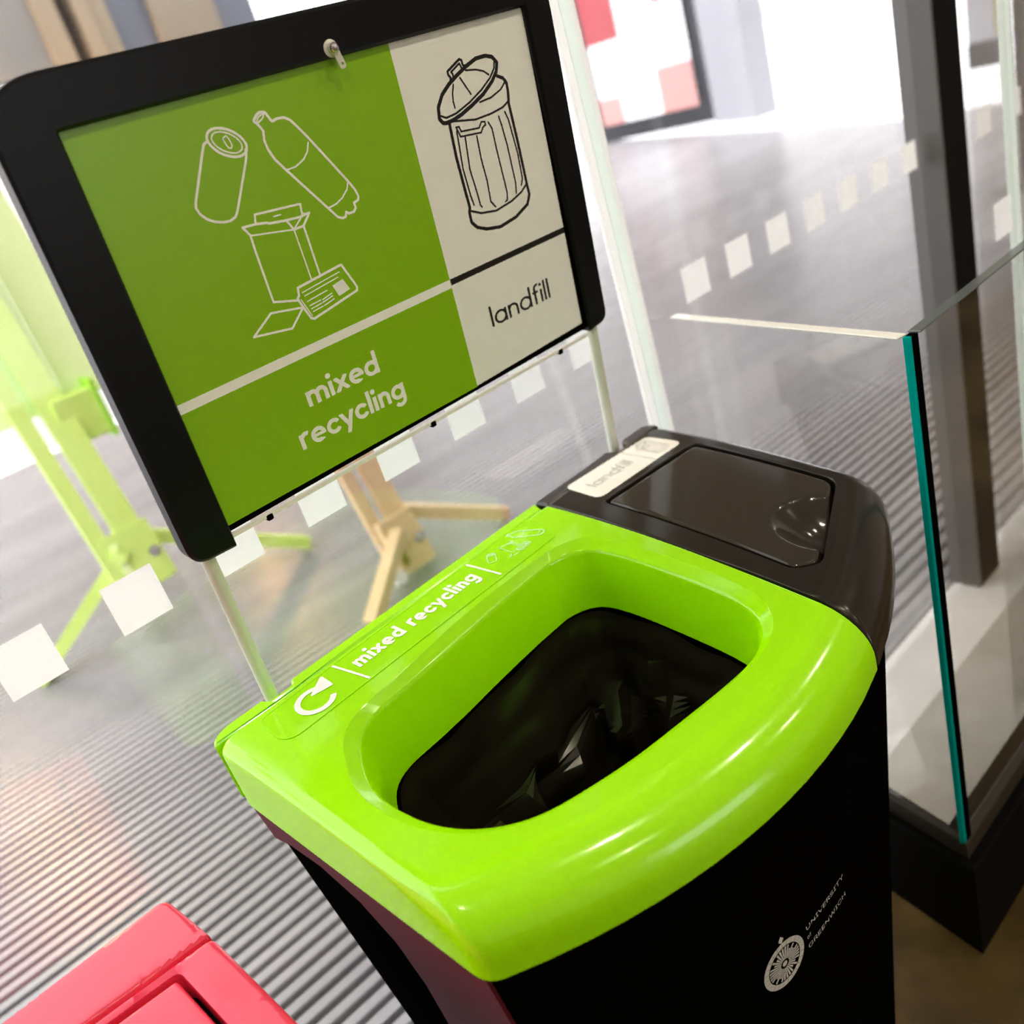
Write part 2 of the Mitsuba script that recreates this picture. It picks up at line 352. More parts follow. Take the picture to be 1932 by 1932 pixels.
# ---- lettering: geometric sans drawn as strokes
def glyph(c, t):
    def st(pts): return LineString(pts).buffer(t / 2, cap_style=2, join_style=2)
    def arc(cx, cy, r, a0, a1, n=24): return LineString([(cx + r * math.cos(a), cy + r * math.sin(a)) for a in np.radians(np.linspace(a0, a1, n))]).buffer(t / 2, cap_style=2)
    ring = Point(.5, .5).buffer(.52, 32).difference(Point(.5, .5).buffer(.52 - t, 32)); h = t / 2; A = 1.58
    if c == 'l': return st([(h, 0), (h, A)]), t
    if c == 'i': return unary_union([st([(h, 0), (h, 1)]), Point(h, 1.36).buffer(t * .66)]), t
    if c == 'o': return ring, 1.0
    if c == 'c':
        k = ring.difference(Polygon([(.5, .5), (1.6, 1.15), (1.6, -.15)])); return k.intersection(sbox(-.1, -.1, .93, 1.1)), .9
    if c == 'e':
        k = ring.difference(Polygon([(.5, .5 - t * .38), (1.6, .5 - t * .38), (1.6, -.12), (.62, .22)])); return unary_union([k, sbox(.1, .5 - t * .38, .98, .5 + t * .38)]), 1.0
    if c == 'd': return unary_union([ring, st([(1.02 - h, 0), (1.02 - h, A)])]), 1.02
    if c == 'a': return unary_union([ring, st([(1.02 - h, 0), (1.02 - h, 1)])]), 1.02
    if c == 'g': return unary_union([ring, st([(1.02 - h, 1), (1.02 - h, -.06)]), arc(.52, -.06, .5 - h, 0, -150)]), 1.02
    if c in 'nm':
        parts = [st([(h, 0), (h, 1)])]; x, w = h, .86 - t
        for _ in range(2 if c == 'm' else 1):
            parts += [arc(x + w / 2, 1.0 - h - w / 2 + .02, w / 2, 180, 0), st([(x + w, 0), (x + w, 1.0 - h - w / 2 + .03)])]; x += w
        return unary_union(parts), x + h
    if c == 'r': return unary_union([st([(h, 0), (h, 1)]), arc(h + .36, .62, .36 - .02, 150, 62)]), .66
    if c == 'x': return unary_union([st([(.06, 0), (.86, 1)]), st([(.06, 1), (.86, 0)])]).intersection(sbox(-1, 0, 2, 1)), .92
    if c == 'y': return unary_union([st([(.06, 1.05), (.47, .12)]), st([(.90, 1.05), (.28, -.5)])]).intersection(sbox(-1, -.42, 2, 1)), .94
    if c == 'f': return unary_union([st([(.22, 0), (.22, 1.2)]), arc(.5, 1.2, .28, 180, 80), st([(0, .93), (.5, .93)])]), .52
    return Polygon(), .5
def word(text, xh, t, width, gap=.14):
    x, out = 0, []
    for c in text:
        g, a = glyph(c, t)
        if c != ' ': out.append(affinity.translate(g, x, 0))
        x += a + gap
    u = unary_union(out); s = width / (u.bounds[2] - u.bounds[0])
    return affinity.scale(affinity.translate(u, -u.bounds[0], 0), s, xh, origin=(0, 0)).simplify(xh * .004)
def lid_print(poly, m, parent, name, dz): return obj(name, skin(poly, lambda x, y: T(y) + dz, .02), m, parent)
def place(g, x, y, rot=ROT): return affinity.translate(affinity.rotate(g, math.degrees(rot), origin=(0, 0)), x, y)
lid_print(place(word('mixed recycling', .0175, .32, .199), .334, .8705), 'white_ink', gl, 'lettering', .0012)
for a, b in (((.3165, .906), (.329, .843)), ((.544, .921), (.5505, .857))):
    lid_print(LineString([a, b]).buffer(.0017, cap_style=2), 'white_ink', gl, 'divider_line', .0012)
arrow = unary_union([LineString([(.021 * math.cos(a), .021 * math.sin(a)) for a in np.radians(np.linspace(38, 325, 40))]).buffer(.0036, cap_style=2),
                     Polygon([(.0265, .004), (.0045, .011), (.0290, .0262)]).buffer(.0022)])
lid_print(affinity.translate(affinity.rotate(arrow, 6), .270, .870), 'white_ink', gl, 'arrow_icon', .0012)
ART = {
 'can': [[25,1,[4576,195,4551,180,4518,172,4480,172,4438,180,4395,195,4352,217,4313,243,4279,274,4251,307,4232,340,4221,373,4219,403,4227,429,4243,450,4268,465,4299,473,4336,473,4377,466,4419,452,4461,432,4501,406,4536,376,4565,343,4586,308,4598,275,4601,244,4593,216]],[15,1,[4537,225,4518,215,4494,210,4465,210,4434,217,4402,229,4370,246,4340,266,4313,290,4291,315,4276,340,4266,364,4264,387,4269,406,4281,421,4299,432,4322,437,4350,437,4380,431,4412,419,4444,403,4475,383,4502,360,4524,335,4541,309,4551,284,4553,261,4549,241]],[13,1,[4392,375,4423,382,4441,352,4452,286,4433,263,4406,272,4392,310,4380,364]],[25,0,[4208,382,4168,367,4119,294,3869,-111,3855,-153,3871,-214,3923,-281,3994,-329,4080,-359,4154,-367,4219,-348,4262,-303,4541,119,4561,157,4576,212]]],
 'bottle': [[27,1,[4766,440,4819,485,4864,500,4918,486,4955,400,4969,388,5025,400,5104,393,5167,356,5224,278,5314,142,5627,-385,5683,-489,5704,-572,5685,-608,5622,-619,5627,-675,5588,-708,5519,-706,5492,-681,5469,-725,5425,-730,5369,-698,5290,-583,4943,-85,4855,46,4819,150,4810,245,4833,328,4803,391,4768,432]],[14,1,[4794,419,4824,459,4886,477,4904,476,4871,440,4814,414]],[17,0,[5295,101,5252,19,5180,-40,5065,-83,4948,-86]],[18,0,[5626,-388,5587,-462,5498,-529,5400,-566,5291,-579]]],
 'box': [[25,0,[4308,-567,4252,-467,4403,-479,4537,-504,4551,-517,4754,-547,4920,-562,5047,-553,4930,-658,4806,-660,4757,-552]],[23,0,[4405,-475,4431,-389,4974,-440,4954,-564]],[16,0,[4632,-470,4712,-474]],[17,0,[4314,-569,4515,-605,4806,-660,4979,-539]],[25,0,[4306,-567,4298,-728,4295,-1273,4587,-1359]],[17,0,[4806,-660,4815,-1208]],[24,0,[4930,-658,4933,-1211]]],
 'newspaper': [[27,1,[4622,-1234,5226,-1182,5338,-1473,5323,-1513,4691,-1610,4658,-1588,4584,-1367,4572,-1345,4605,-1314]],[13,0,[4657,-1298,5176,-1247]],[13,0,[4670,-1342,5136,-1295]],[13,0,[4680,-1407,4955,-1380]],[13,0,[4690,-1459,4843,-1450]],[13,0,[4700,-1498,4845,-1485]],[13,0,[4711,-1533,4846,-1521]],[14,0,[4868,-1454,5004,-1429]],[14,0,[4862,-1483,5003,-1459]],[14,0,[4868,-1521,5009,-1497]],[13,0,[4615,-1365,4681,-1570]],[0,1,[5038,-1357,5191,-1332,5242,-1466,5081,-1492]]],
 'envelope': [[24,1,[3943,-1528,4221,-1369,4565,-1438,4600,-1452,4400,-1608]]],
 'trash_can': [[44,1,[7115,-140,7078,-89,7102,31,7198,145,7333,230,7475,293,7651,360,7822,409,7980,409,8081,376,8138,304,8103,215,7998,120,7820,19,7603,-62,7412,-120,7263,-150,7155,-154]],[22,0,[7111,-63,7183,-101,7346,-88,7586,-19,7805,69,7981,166,8076,253,8096,312]],[19,0,[7400,215,7356,121,7340,40,7344,-28]],[20,0,[7520,263,7631,60]],[20,0,[7632,320,7785,297,7898,257,7970,204]],[27,0,[7358,233,7384,291,7356,332,7361,364,7572,452,7602,434,7604,384,7661,352]],[22,0,[7413,254,7429,317,7409,346,7558,410,7577,360]],[39,0,[8099,161,8184,121,8224,61,8223,-26,8200,-144]],[21,0,[8193,67,8108,7,7928,-44,7739,-54]],[23,0,[8201,-140,8085,-189,7873,-215,7614,-220,7277,-161]],[40,0,[7206,-174,7189,-548,7202,-956,7210,-1143,7185,-1200,7184,-1318,7255,-1401,7400,-1466,7624,-1507,7913,-1474,8153,-1384,8222,-1277,8215,-1137,8210,-630,8192,-147]],[25,0,[7209,-1184,7368,-1260,7621,-1303,7908,-1266,8093,-1211,8214,-1139]],[21,0,[7288,-276,7248,-697,7267,-1020,7284,-1136]],[21,0,[7393,-371,7350,-724,7378,-1029,7385,-1166,7402,-1195]],[21,0,[7574,-399,7562,-668,7577,-924,7561,-1176,7617,-1254]],[21,0,[7801,-295,7839,-379,7839,-627,7857,-1143,7835,-1233,7797,-1245]],[22,0,[7986,-272,8003,-374,8026,-629,8031,-1074,8005,-1200]],[22,0,[8101,-246,8132,-338,8170,-758,8160,-1062,8117,-1131]],[20,1,[7290,-233,7338,-236,7353,-294,7638,-322,7695,-265,7749,-278,7750,-314,7700,-328,7657,-379,7326,-346,7306,-276]]],
}
def art_poly(items, k=1.0):
    out = []
    for w, closed, p in items:
        q = np.array(p, float).reshape(-1, 2) * 1e-4; w = w * 1e-4 * k
        if w == 0: out.append(Polygon(q)); continue
        ls = LineString(np.vstack([q, q[:1]]) if closed else q)
        out.append(ls.buffer(w / 2, quad_segs=4, join_style=1))
    return unary_union(out).simplify(.00004)
ICONS = {k: art_poly(v) for k, v in ART.items()}
def mini(names, box_, k=2.0):
    g = unary_union([art_poly(ART[n], k) for n in names]); b = g.bounds
    s = min((box_[2] - box_[0]) / (b[2] - b[0]), (box_[3] - box_[1]) / (b[3] - b[1]))
    return affinity.translate(affinity.scale(affinity.translate(g, -(b[0] + b[2]) / 2, -(b[1] + b[3]) / 2), s, s, origin=(0, 0)), (box_[0] + box_[2]) / 2, (box_[1] + box_[3]) / 2)
lid_print(mini(('can',), (.561, .884, .582, .914), 1.6), 'print_pale', gl, 'can_icon', .0012)
lid_print(mini(('bottle',), (.615, .876, .660, .924), 1.6), 'print_pale', gl, 'bottle_icon', .0012)
lid_print(mini(('box', 'newspaper', 'envelope'), (.583, .866, .625, .916), 1.5), 'print_pale', gl, 'box_icon', .0012)
lid_print(place(word('landfill', .0135, .16, .082), .774, .8935, math.radians(-2)), 'print_grey', bl, 'lettering', .0014)
lid_print(LineString([(.8735, .932), (.8745, .864)]).buffer(.0008, cap_style=2), 'print_grey', bl, 'divider_line', .0014)
lid_print(mini(('trash_can',), (.884, .870, .926, .924), 1.3), 'print_grey', bl, 'trash_can_icon', .0014)

# ---- body
def body_ring(z):
    t = (-.60 - z) / .90
    O = outline(xleft, xright, .008, .010, .008, -.012, (.02, .035, .05, .02), 4)
    c = np.array([.552, .70]); q = O.copy()
    q[:, 0] = np.where(q[:, 0] < c[0], q[:, 0] + .078 * t * (c[0] - q[:, 0]) / .39, q[:, 0] - .15 * t * (q[:, 0] - c[0]) / .42)
    q[:, 1] = np.where(q[:, 1] < c[1], q[:, 1] + .045 * t * (c[1] - q[:, 1]) / .27, q[:, 1] - .03 * t * (q[:, 1] - c[1]) / .22)
    return np.c_[q, np.minimum(z, zlow(O[:, 1]) + .003 + (z + .6) * .05)]
ZS = [-.600, -.62, -.65, -.70, -.80, -.95, -1.1, -1.25, -1.4, -1.492, -1.498]
obj('body', loft([body_ring(z) for z in ZS][::-1], cap0=True), 'black_dull', bin_, smooth=40)
def xflank(y, z):
    x0 = xleft(y) + .007; t = (-.60 - z) / .90
    return x0 + .078 * t * (.552 - x0) / .39
reflection_edge = [(.914, -.682), (.870, -.672), (.811, -.673), (.756, -.698), (.724, -.745), (.717, -.815), (.728, -.901), (.742, -1.0), (.742, -1.2), (.735, -1.485)]  # lower outline of the painted red reflection on the flank
pan = Polygon([(.575, -1.485), (.555, -1.1), (.548, -.662)] + [(y, float(zlow(y)) - .004) for y in np.linspace(.57, .918, 12)] + reflection_edge)
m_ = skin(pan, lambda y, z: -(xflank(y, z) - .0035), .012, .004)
v = np.asarray(m_.vertices); sp = obj('reflection_panel', trimesh.Trimesh(np.c_[-v[:, 2], v[:, 0], v[:, 1]], m_.faces[:, ::-1], process=False), 'maroon', bin_, smooth=30)
note(sp, 'maroon side area painting the reflection of the red bin on the black body')
# printed emblem and name on the black front
def yface(x, z):
    t = (-.60 - z) / .90; y0 = yfront(x) + .007
    return y0 + .045 * t * (.70 - y0) / .27
def face_print(poly, name, m='print_grey', parent=bin_, dy=-.0012):
    k = skin(poly, lambda x, z: -(yface(x, z) + dy), .008)
    v = np.asarray(k.vertices); return obj(name, trimesh.Trimesh(np.c_[v[:, 0], -v[:, 2], v[:, 1]], k.faces, process=False), m, parent)
EC = (.4665, -.8755)
rose = [Point(0, 0).buffer(.0315, 32).difference(Point(0, 0).buffer(.0245, 32)), Point(0, 0).buffer(.0036)]
for a in np.arange(32) * math.pi / 16:
    L = .0232 if round(a / (math.pi / 16)) % 8 not in (3, 5) else .018
    rose.append(affinity.rotate(Polygon([(.0062, -.0004), (.015, -.0010), (L, -.0013), (L, .0013), (.015, .0010), (.0062, .0004)]), math.degrees(a), origin=(0, 0)))
ticks = unary_union([affinity.rotate(sbox(.0252, -.0002, .0306, .0002), d, origin=(0, 0)) for d in np.arange(0, 360, 15)])
rose = unary_union(rose + [Polygon([(0, .031), (-.0042, .037), (0, .0425), (.0042, .037)])]).difference(ticks)
em = face_print(affinity.translate(rose, *EC), 'emblem'); note(em, 'round pale compass emblem')
def serif(text, h):
    import meshkit
    m = meshkit.text_mesh(text, h, .0001)
    v, f = np.asarray(m.vertices), np.asarray(m.faces); up = np.abs(m.face_normals[:, 2]) > .9
    top = [Polygon(v[t][:, :2]) for t, u in zip(f, up) if u and v[t][:, 2].min() > 5e-5]
    return unary_union([t.buffer(1e-6) for t in top])
for text, h, x, z in (('UNIVERSITY', .0066, .5045, -.864), ('of', .0056, .5045, -.8775), ('GREENWICH', .0066, .5045, -.8925)):
    g = serif(text, h); b = g.bounds
    g = affinity.scale(g, .076 / (b[2] - b[0]) if h > .006 else 1.0, 1.0, origin=(0, 0))
    face_print(place(g, x, z, math.radians(5)).simplify(.0001), 'lettering')

# ---- liner bag
bag = thing('bin_liner', 'crumpled glossy black plastic liner inside the mouth of the green lid', 'bin liner')
th = np.arctan2(*(Hh - HC).T[::-1]); rings = []
for i, s in enumerate(np.linspace(0, 1, 46)):
    z0 = T(Hh[:, 1]) - .094 - .34 * s
    base = shrink(Hh, .029 + .004 * s)
    amp = .001 + .034 * min(1, max(0, s - .02) * 2.2)
    q = np.stack([np.cos(th) * 2.6 + 5, np.sin(th) * 2.6 + 5, np.full(len(th), s * 2.3)], 1)
    import meshkit
    a = meshkit.noise(q * 1.7, 3); b = meshkit.noise(q * [4.2, 4.2, 1.2], 5); c = meshkit.noise(q * [7.5, 7.5, 4.0], 9)
    v_ = meshkit.noise(np.stack([q[:, 0] * 6.5, q[:, 1] * 6.5, q[:, 2] * .5], 1), 13)
    d = amp * (1.2 * np.abs(2 * a - 1) + .8 * np.abs(2 * b - 1) + .25 * np.abs(2 * c - 1) + 1.1 * np.abs(2 * v_ - 1))
    inw = d * 1.2 + .10 * max(0, s - .55) ** 1.2
    r = np.linalg.norm(base - HC, axis=1, keepdims=True)
    p = HC + (base - HC) * np.maximum(.15, 1 - inw[:, None] / r)
    rings.append(np.c_[p, z0 + .01 * (a - .5)])
bot = rings[-1].copy()
for k in np.linspace(.85, .1, 8):
    p = HC + (bot[:, :2] - HC) * k; q = np.c_[p * 9, np.zeros(len(p))]
    rings.append(np.c_[p, bot[:, 2] + .05 * (meshkit.noise(q, 4) - .5) - .02 * (1 - k)])
obj('film', loft(rings, cap1=True, flip=True), 'bag', bag, smooth=24)

# ------------------------------------------------------------------ the sign on its two poles
SN = np.array([0, -.99523, -.09753])
def SP(m):
    v = np.asarray(m.vertices)
    return trimesh.Trimesh(np.c_[v[:, 0], .94 - .098 * (v[:, 1] + .35), v[:, 1]] + v[:, 2:3] * SN, m.faces, process=False)
sign = thing('recycling_sign', 'black framed sign with green mixed recycling and white landfill panels', 'sign')
fr = rounded(np.array([(.2865, -.3525), (.2335, -.350), (.2335, .1275), (.9165, .1275), (.9185, -.3325), (.8790, -.337), (.8705, .0800), (.2895, .0785)]), (.002, .024, .060, .060, .018, .002, .002, .002), 12)
obj('frame', SP(prism(fr, -.020, .0075, .0035)), 'sign_black', sign, smooth=35)
obj('backing_board', SP(prism(np.array([(.28, -.336), (.878, -.332), (.878, .09), (.28, .09)]), -.006, -.0015)), 'black_dull', sign)
pg = obj('poster', SP(slab(sbox(.2880, -.3285, .6635, .0800), -.0015, .0)), 'poster_green', sign); note(pg, 'green poster half')
pw = obj('poster', SP(slab(Polygon([(.6635, -.3275), (.8710, -.3215), (.8710, .0810), (.6635, .0800)]), -.0015, .0)), 'poster_white', sign); note(pw, 'white poster half')
obj('clear_edge', SP(slab(sbox(.286, -.3425, .876, -.3385), -.003, .0035)), 'acrylic_edge', sign)
for x in (.334, .579, .817): obj('clip', SP(prism(rounded(np.array([(x - .004, -.346), (x + .004, -.346), (x + .004, -.339), (x - .004, -.339)]), .002, 4), -.004, .005, .001)), 'black_dull', sign)
def pprint(g, m, parent, name): return obj(name, SP(slab(g, .0001, .0004)), m, parent)
pprint(sbox(.2880, -.1955, .6630, -.1850), 'print_white', pg, 'stripe')
pprint(sbox(.6640, -.1925, .8710, -.1850), 'print_black', pw, 'stripe')
for n in ('can', 'bottle', 'box', 'newspaper', 'envelope'): pprint(ICONS[n], 'print_white', pg, n + '_drawing')
pprint(ICONS['trash_can'], 'print_black', pw, 'trash_can_drawing')
pprint(affinity.translate(word('mixed', .0175, .27, .1022, .13), .4275, -.2500), 'print_white', pg, 'lettering')
pprint(affinity.translate(word('recycling', .0178, .27, .1530, .13), .4017, -.2922), 'print_white', pg, 'lettering')
pprint(affinity.translate(word('landfill', .0172, .165, .1105, .16), .7120, -.2655), 'print_black', pw, 'lettering')
for x, zt, zb in ((.254, -.30, -.60), (.8935, -.30, -.60)):
    pts = [(x, .94 - .098 * (z + .35), z) for z in np.linspace(zb, zt, 6)]
    obj('pole', tube(np.array(pts) + [0, .006, 0], .0082, 20), 'pole', sign, smooth=40)
def spt(x, z, d): return np.array([x, .94 - .098 * (z + .35), z]) + d * SN
kn = obj('screw', lathe([(.0085, 0), (.0088, .0012), (.0060, .0025), (.0052, .0050), (.0052, .0062)], 24, spt(.5845, .0885, .0075), SN), 'washer', sign, smooth=40)
obj('screw_head', lathe([(.0045, 0), (.0052, .001), (.0050, .0028), (.0036, .0048), (.0012, .0058)], 24, spt(.5845, .0885, .0135), SN), 'steel', kn, smooth=60)
tag = Polygon(rounded(np.array([(.5805, .0925), (.5885, .0925), (.5945, .0685), (.5865, .0670)]), .0038, 6)).difference(Point(.5900, .0725).buffer(.0016))
obj('turn_tag', SP(slab(tag, .0126, .0140)), 'washer', kn)

# ------------------------------------------------------------------ red bin at the left edge
red = thing('litter_bin', 'red lidded litter bin at the bottom left, partly out of the picture', 'bin')
ZR = -.144
def TR(y): return T(y) + ZR
rb = rounded(np.array([(-.40, .952), (.0445, .9455), (.0565, .851), (-.40, .895)]), (.01, .016, .004, .004), 6)
rf = rounded(np.array([(-.40, .891), (.0568, .847), (.084, .50), (.0, .45), (-.2, .43), (-.40, .45)]), (.004, .010, .03, 0, 0, .03), 6)
fl = rounded(np.array([(-.30, .867), (.0085, .834), (.034, .52), (-.31, .52)]), (.004, .004, .02, .02), 6)
def rtop(poly, b, zfun=TR):
    g = Polygon(poly).exterior
    def zf(x, y):
        d = np.clip(shapely.distance(shapely.points(x, y), g), 0, b); return zfun(y) - b * (1 - np.sqrt(np.clip(1 - (1 - d / b) ** 2, 0, 1)))
    return zf
obj('hinge_strip', skin(Polygon(rb), rtop(rb, .006), .012, .05, ring=(.001, .003, .006)), 'red', red, smooth=30)
hole = Polygon(fl).buffer(.007, join_style=2)
def rfz(x, y):
    d = np.clip(shapely.distance(shapely.points(x, y), Polygon(rf).exterior), 0, .006); e = np.clip(shapely.distance(shapely.points(x, y), hole.exterior), 0, .003)
    return TR(y) - .006 * (1 - np.sqrt(np.clip(1 - (1 - d / .006) ** 2, 0, 1))) - .003 * (1 - np.sqrt(np.clip(1 - (1 - e / .003) ** 2, 0, 1)))
obj('lid', skin(Polygon(rf).difference(hole), rfz, .010, .045, ring=(.001, .003, .006)), 'red', red, smooth=30)
obj('recess', skin(hole.buffer(.002), lambda x, y: TR(y) - .040, .05, .0), 'gap', red)
obj('flap', skin(Polygon(fl), rtop(fl, .003, lambda y: TR(y) - .004), .012, .02, ring=(.001, .003)), 'red', red, smooth=30)
rbody = np.array([(-.39, .945), (.034, .935), (.064, .50), (-.2, .44), (-.39, .46)])
def rbr(z):
    t = (-.72 - z) / .78; c = np.array([-.17, .70]); p = c + (rounded(rbody, .03, 6) - c) * (1 - .14 * t); return np.c_[p, np.minimum(z, TR(p[:, 1]) - .045)]
obj('body', loft([rbr(z) for z in (-1.498, -1.49, -1.2, -.9, -.72)], cap0=True, cap1=True), 'black_dull', red, smooth=40)

# ------------------------------------------------------------------ floors
k = struct('floor', bx(-3.2, 5.2, -3.5, .862, -1.56, -1.5), 'concrete', 'polished brown concrete floor inside')
k = struct('trim_1', bx(-3.2, 5.2, .864, 1.022, -1.55, -1.5005, .002), 'sill', 'pale stone threshold under the glass wall')
struct('floor_strip', bx(1.13, 5.2, .60, .8625, -1.55, -1.499), 'sill_grey', 'paler grey floor strip inside the glass screen')  # floor strip in a paler grey than the brown concrete
deck = sroot('deck', 'ribbed grey deck of narrow slats beyond the glass', 'deck')
area = Polygon([(-4, 1.03), (9.4, 1.03), (10.0, 5.1), (14.5, 13.6), (4.8, 13.6), (4.8, 7.9), (-4, 7.9)])
obj('base', prism(np.array(area.buffer(-.02).exterior.coords)[:-1], -1.62, -1.53), 'under_deck', deck)
PITCH = .0438; cs, sn = math.cos(math.radians(-2.0)), math.sin(math.radians(-2.0))
for i in range(300):
    y0 = 1.02 + .14 * 0 + PITCH * (i - 3)
    q = np.array([(-5, y0), (16, y0), (16, y0 + .0270), (-5, y0 + .0270)]); q = np.c_[(q[:, 0] - 1.6) * cs - (q[:, 1] - 1.0) * sn + 1.6, (q[:, 0] - 1.6) * sn + (q[:, 1] - 1.0) * cs + 1.0]
    g = Polygon(q).intersection(area)
    if g.is_empty or g.area < .002: continue
    g = max(getattr(g, 'geoms', [g]), key=lambda a: a.area)
    p = np.array(g.exterior.coords)[:-1]
    obj('slat', prism(p, -1.528, -1.5, .0025 if len(p) == 4 else 0), 'slat', deck)
struct('ground', bx(-40, 90, 1.03, 90, -1.70, -1.625), 'paving', 'pale paving far beyond the deck')

# ------------------------------------------------------------------ glass wall with its frosted squares
def sheet(x0, x1, y, z0, z1): return trimesh.Trimesh([(x0, y, z0), (x1, y, z0), (x1, y, z1), (x0, y, z1)], [(0, 1, 2), (0, 2, 3)], process=False)
def window(n, x0, x1, y, label, squares):
    w = sroot(f'window_{n}', label, 'window')
    obj('pane', sheet(x0, x1, y, -1.499, 1.42), 'pane', w)
    for a, b, zt, zb in squares: obj('frosted_square', sheet(a, b, y - .0015, zb, zt), 'frost', w)
window(1, -3.2, 1.0225, 1.0, 'glass pane behind the sign with a row of frosted squares', [(.0272 + .1229 * k, .0868 + .1229 * k, -.3425, -.4030) for k in range(-3, 8)])
window(2, 1.0685, 2.05, 1.0, 'glass pane between the glass joint and the black post', [(1.173 + .1262 * k, 1.2415 + .1262 * k, -.344, -.4040) for k in range(7)])
window(3, 2.10, 5.2, 1.0, 'glass pane right of the black post', [(2.287 + .17 * k, 2.372 + .17 * k, -.355, -.420) for k in range(6)])
window(4, 1.475, 1.598, .65, 'inner glass screen at the right edge', [(1.530, 1.592, -.384, -.444)])
window(5, 1.622, 2.6, .65, 'inner glass screen beyond the edge strip', [(1.652 + .122 * k, 1.714 + .122 * k, -.384, -.444) for k in range(4)])
t2 = sroot('trim_2', 'vertical glass joint behind the right pole of the sign', 'trim')
obj('glass_edge', bx(1.036, 1.056, .994, 1.006, -1.499, 1.42), 'fin_glass', t2)
obj('silicone_strip', bx(1.0225, 1.036, .995, 1.005, -1.499, 1.42), 'fin_white', t2)
obj('silicone_strip', bx(1.056, 1.0685, .995, 1.005, -1.499, 1.42), 'fin_white', t2)
t3 = sroot('trim_3', 'black steel post in the glass wall', 'trim')
obj('daylit_face', bx(2.018, 2.030, .952, 1.03, -1.499, 1.42), 'post_daylit', t3)  # same black post; the grey paints daylight falling on its side
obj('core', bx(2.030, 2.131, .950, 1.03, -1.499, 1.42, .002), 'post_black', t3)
t4 = sroot('trim_4', 'pale green glass edge strip at the right', 'trim')
obj('glass_edge', bx(1.600, 1.620, .644, .656, -1.499, 1.42), 'fin_glass', t4)

# ------------------------------------------------------------------ glass screen on a black plinth
scr = thing('glass_screen', 'low glass corner screen with teal edge on a black plinth', 'screen')
C0 = np.array([1.022, .543]); A1 = np.array([1.118, .985]); B1 = np.array([2.3, .543]); zt, zb = -.404, -1.268
def wall_sheet(p, q, z0, z1): return trimesh.Trimesh([(*p, z0), (*q, z0), (*q, z1), (*p, z1)], [(0, 1, 2), (0, 2, 3)], process=False)
ga = obj('glass_panel', wall_sheet(A1, C0 + [.002, .006], zb, zt), 'pane', scr)
gb = obj('glass_panel', wall_sheet(C0 + [.016, 0], B1, zb, zt), 'pane', scr)
def edge_bar(p, q, w, z0, z1):
    p, q = np.array(p, float), np.array(q, float); d = (q - p) / np.linalg.norm(q - p); n = np.array([-d[1], d[0]]) * w / 2
    return prism(np.array([p + n, q + n, q - n, p - n]), z0, z1, .0012)
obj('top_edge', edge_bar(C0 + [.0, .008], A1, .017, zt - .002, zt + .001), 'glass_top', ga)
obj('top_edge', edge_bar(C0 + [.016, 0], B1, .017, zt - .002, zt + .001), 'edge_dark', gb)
obj('polished_edge', bx(C0[0] - .006, C0[0] + .0005, C0[1] - .004, C0[1] + .004, zb, zt), 'teal', ga)
obj('joint', bx(C0[0] + .001, C0[0] + .0145, C0[1] - .0055, C0[1] + .0055, zb, zt - .001), 'black_dull', scr)
def L(w0, w1, z0, z1, b):
    d = (A1 - C0) / np.linalg.norm(A1 - C0); n = np.array([-d[1], d[0]])
    return prism(np.array([A1 + n * w0 * 1.0, C0 + [-w0, -w0], (B1[0], B1[1] - w0), (B1[0], B1[1] + w1), C0 + [w1, w1], A1 - n * w1]), z0, z1, b)
obj('plinth', L(.024, .05, -1.499, -1.300, .003), 'base_black', scr)
obj('channel', L(.0075, .010, -1.300, zb + .004, .002), 'base_ledge', scr)

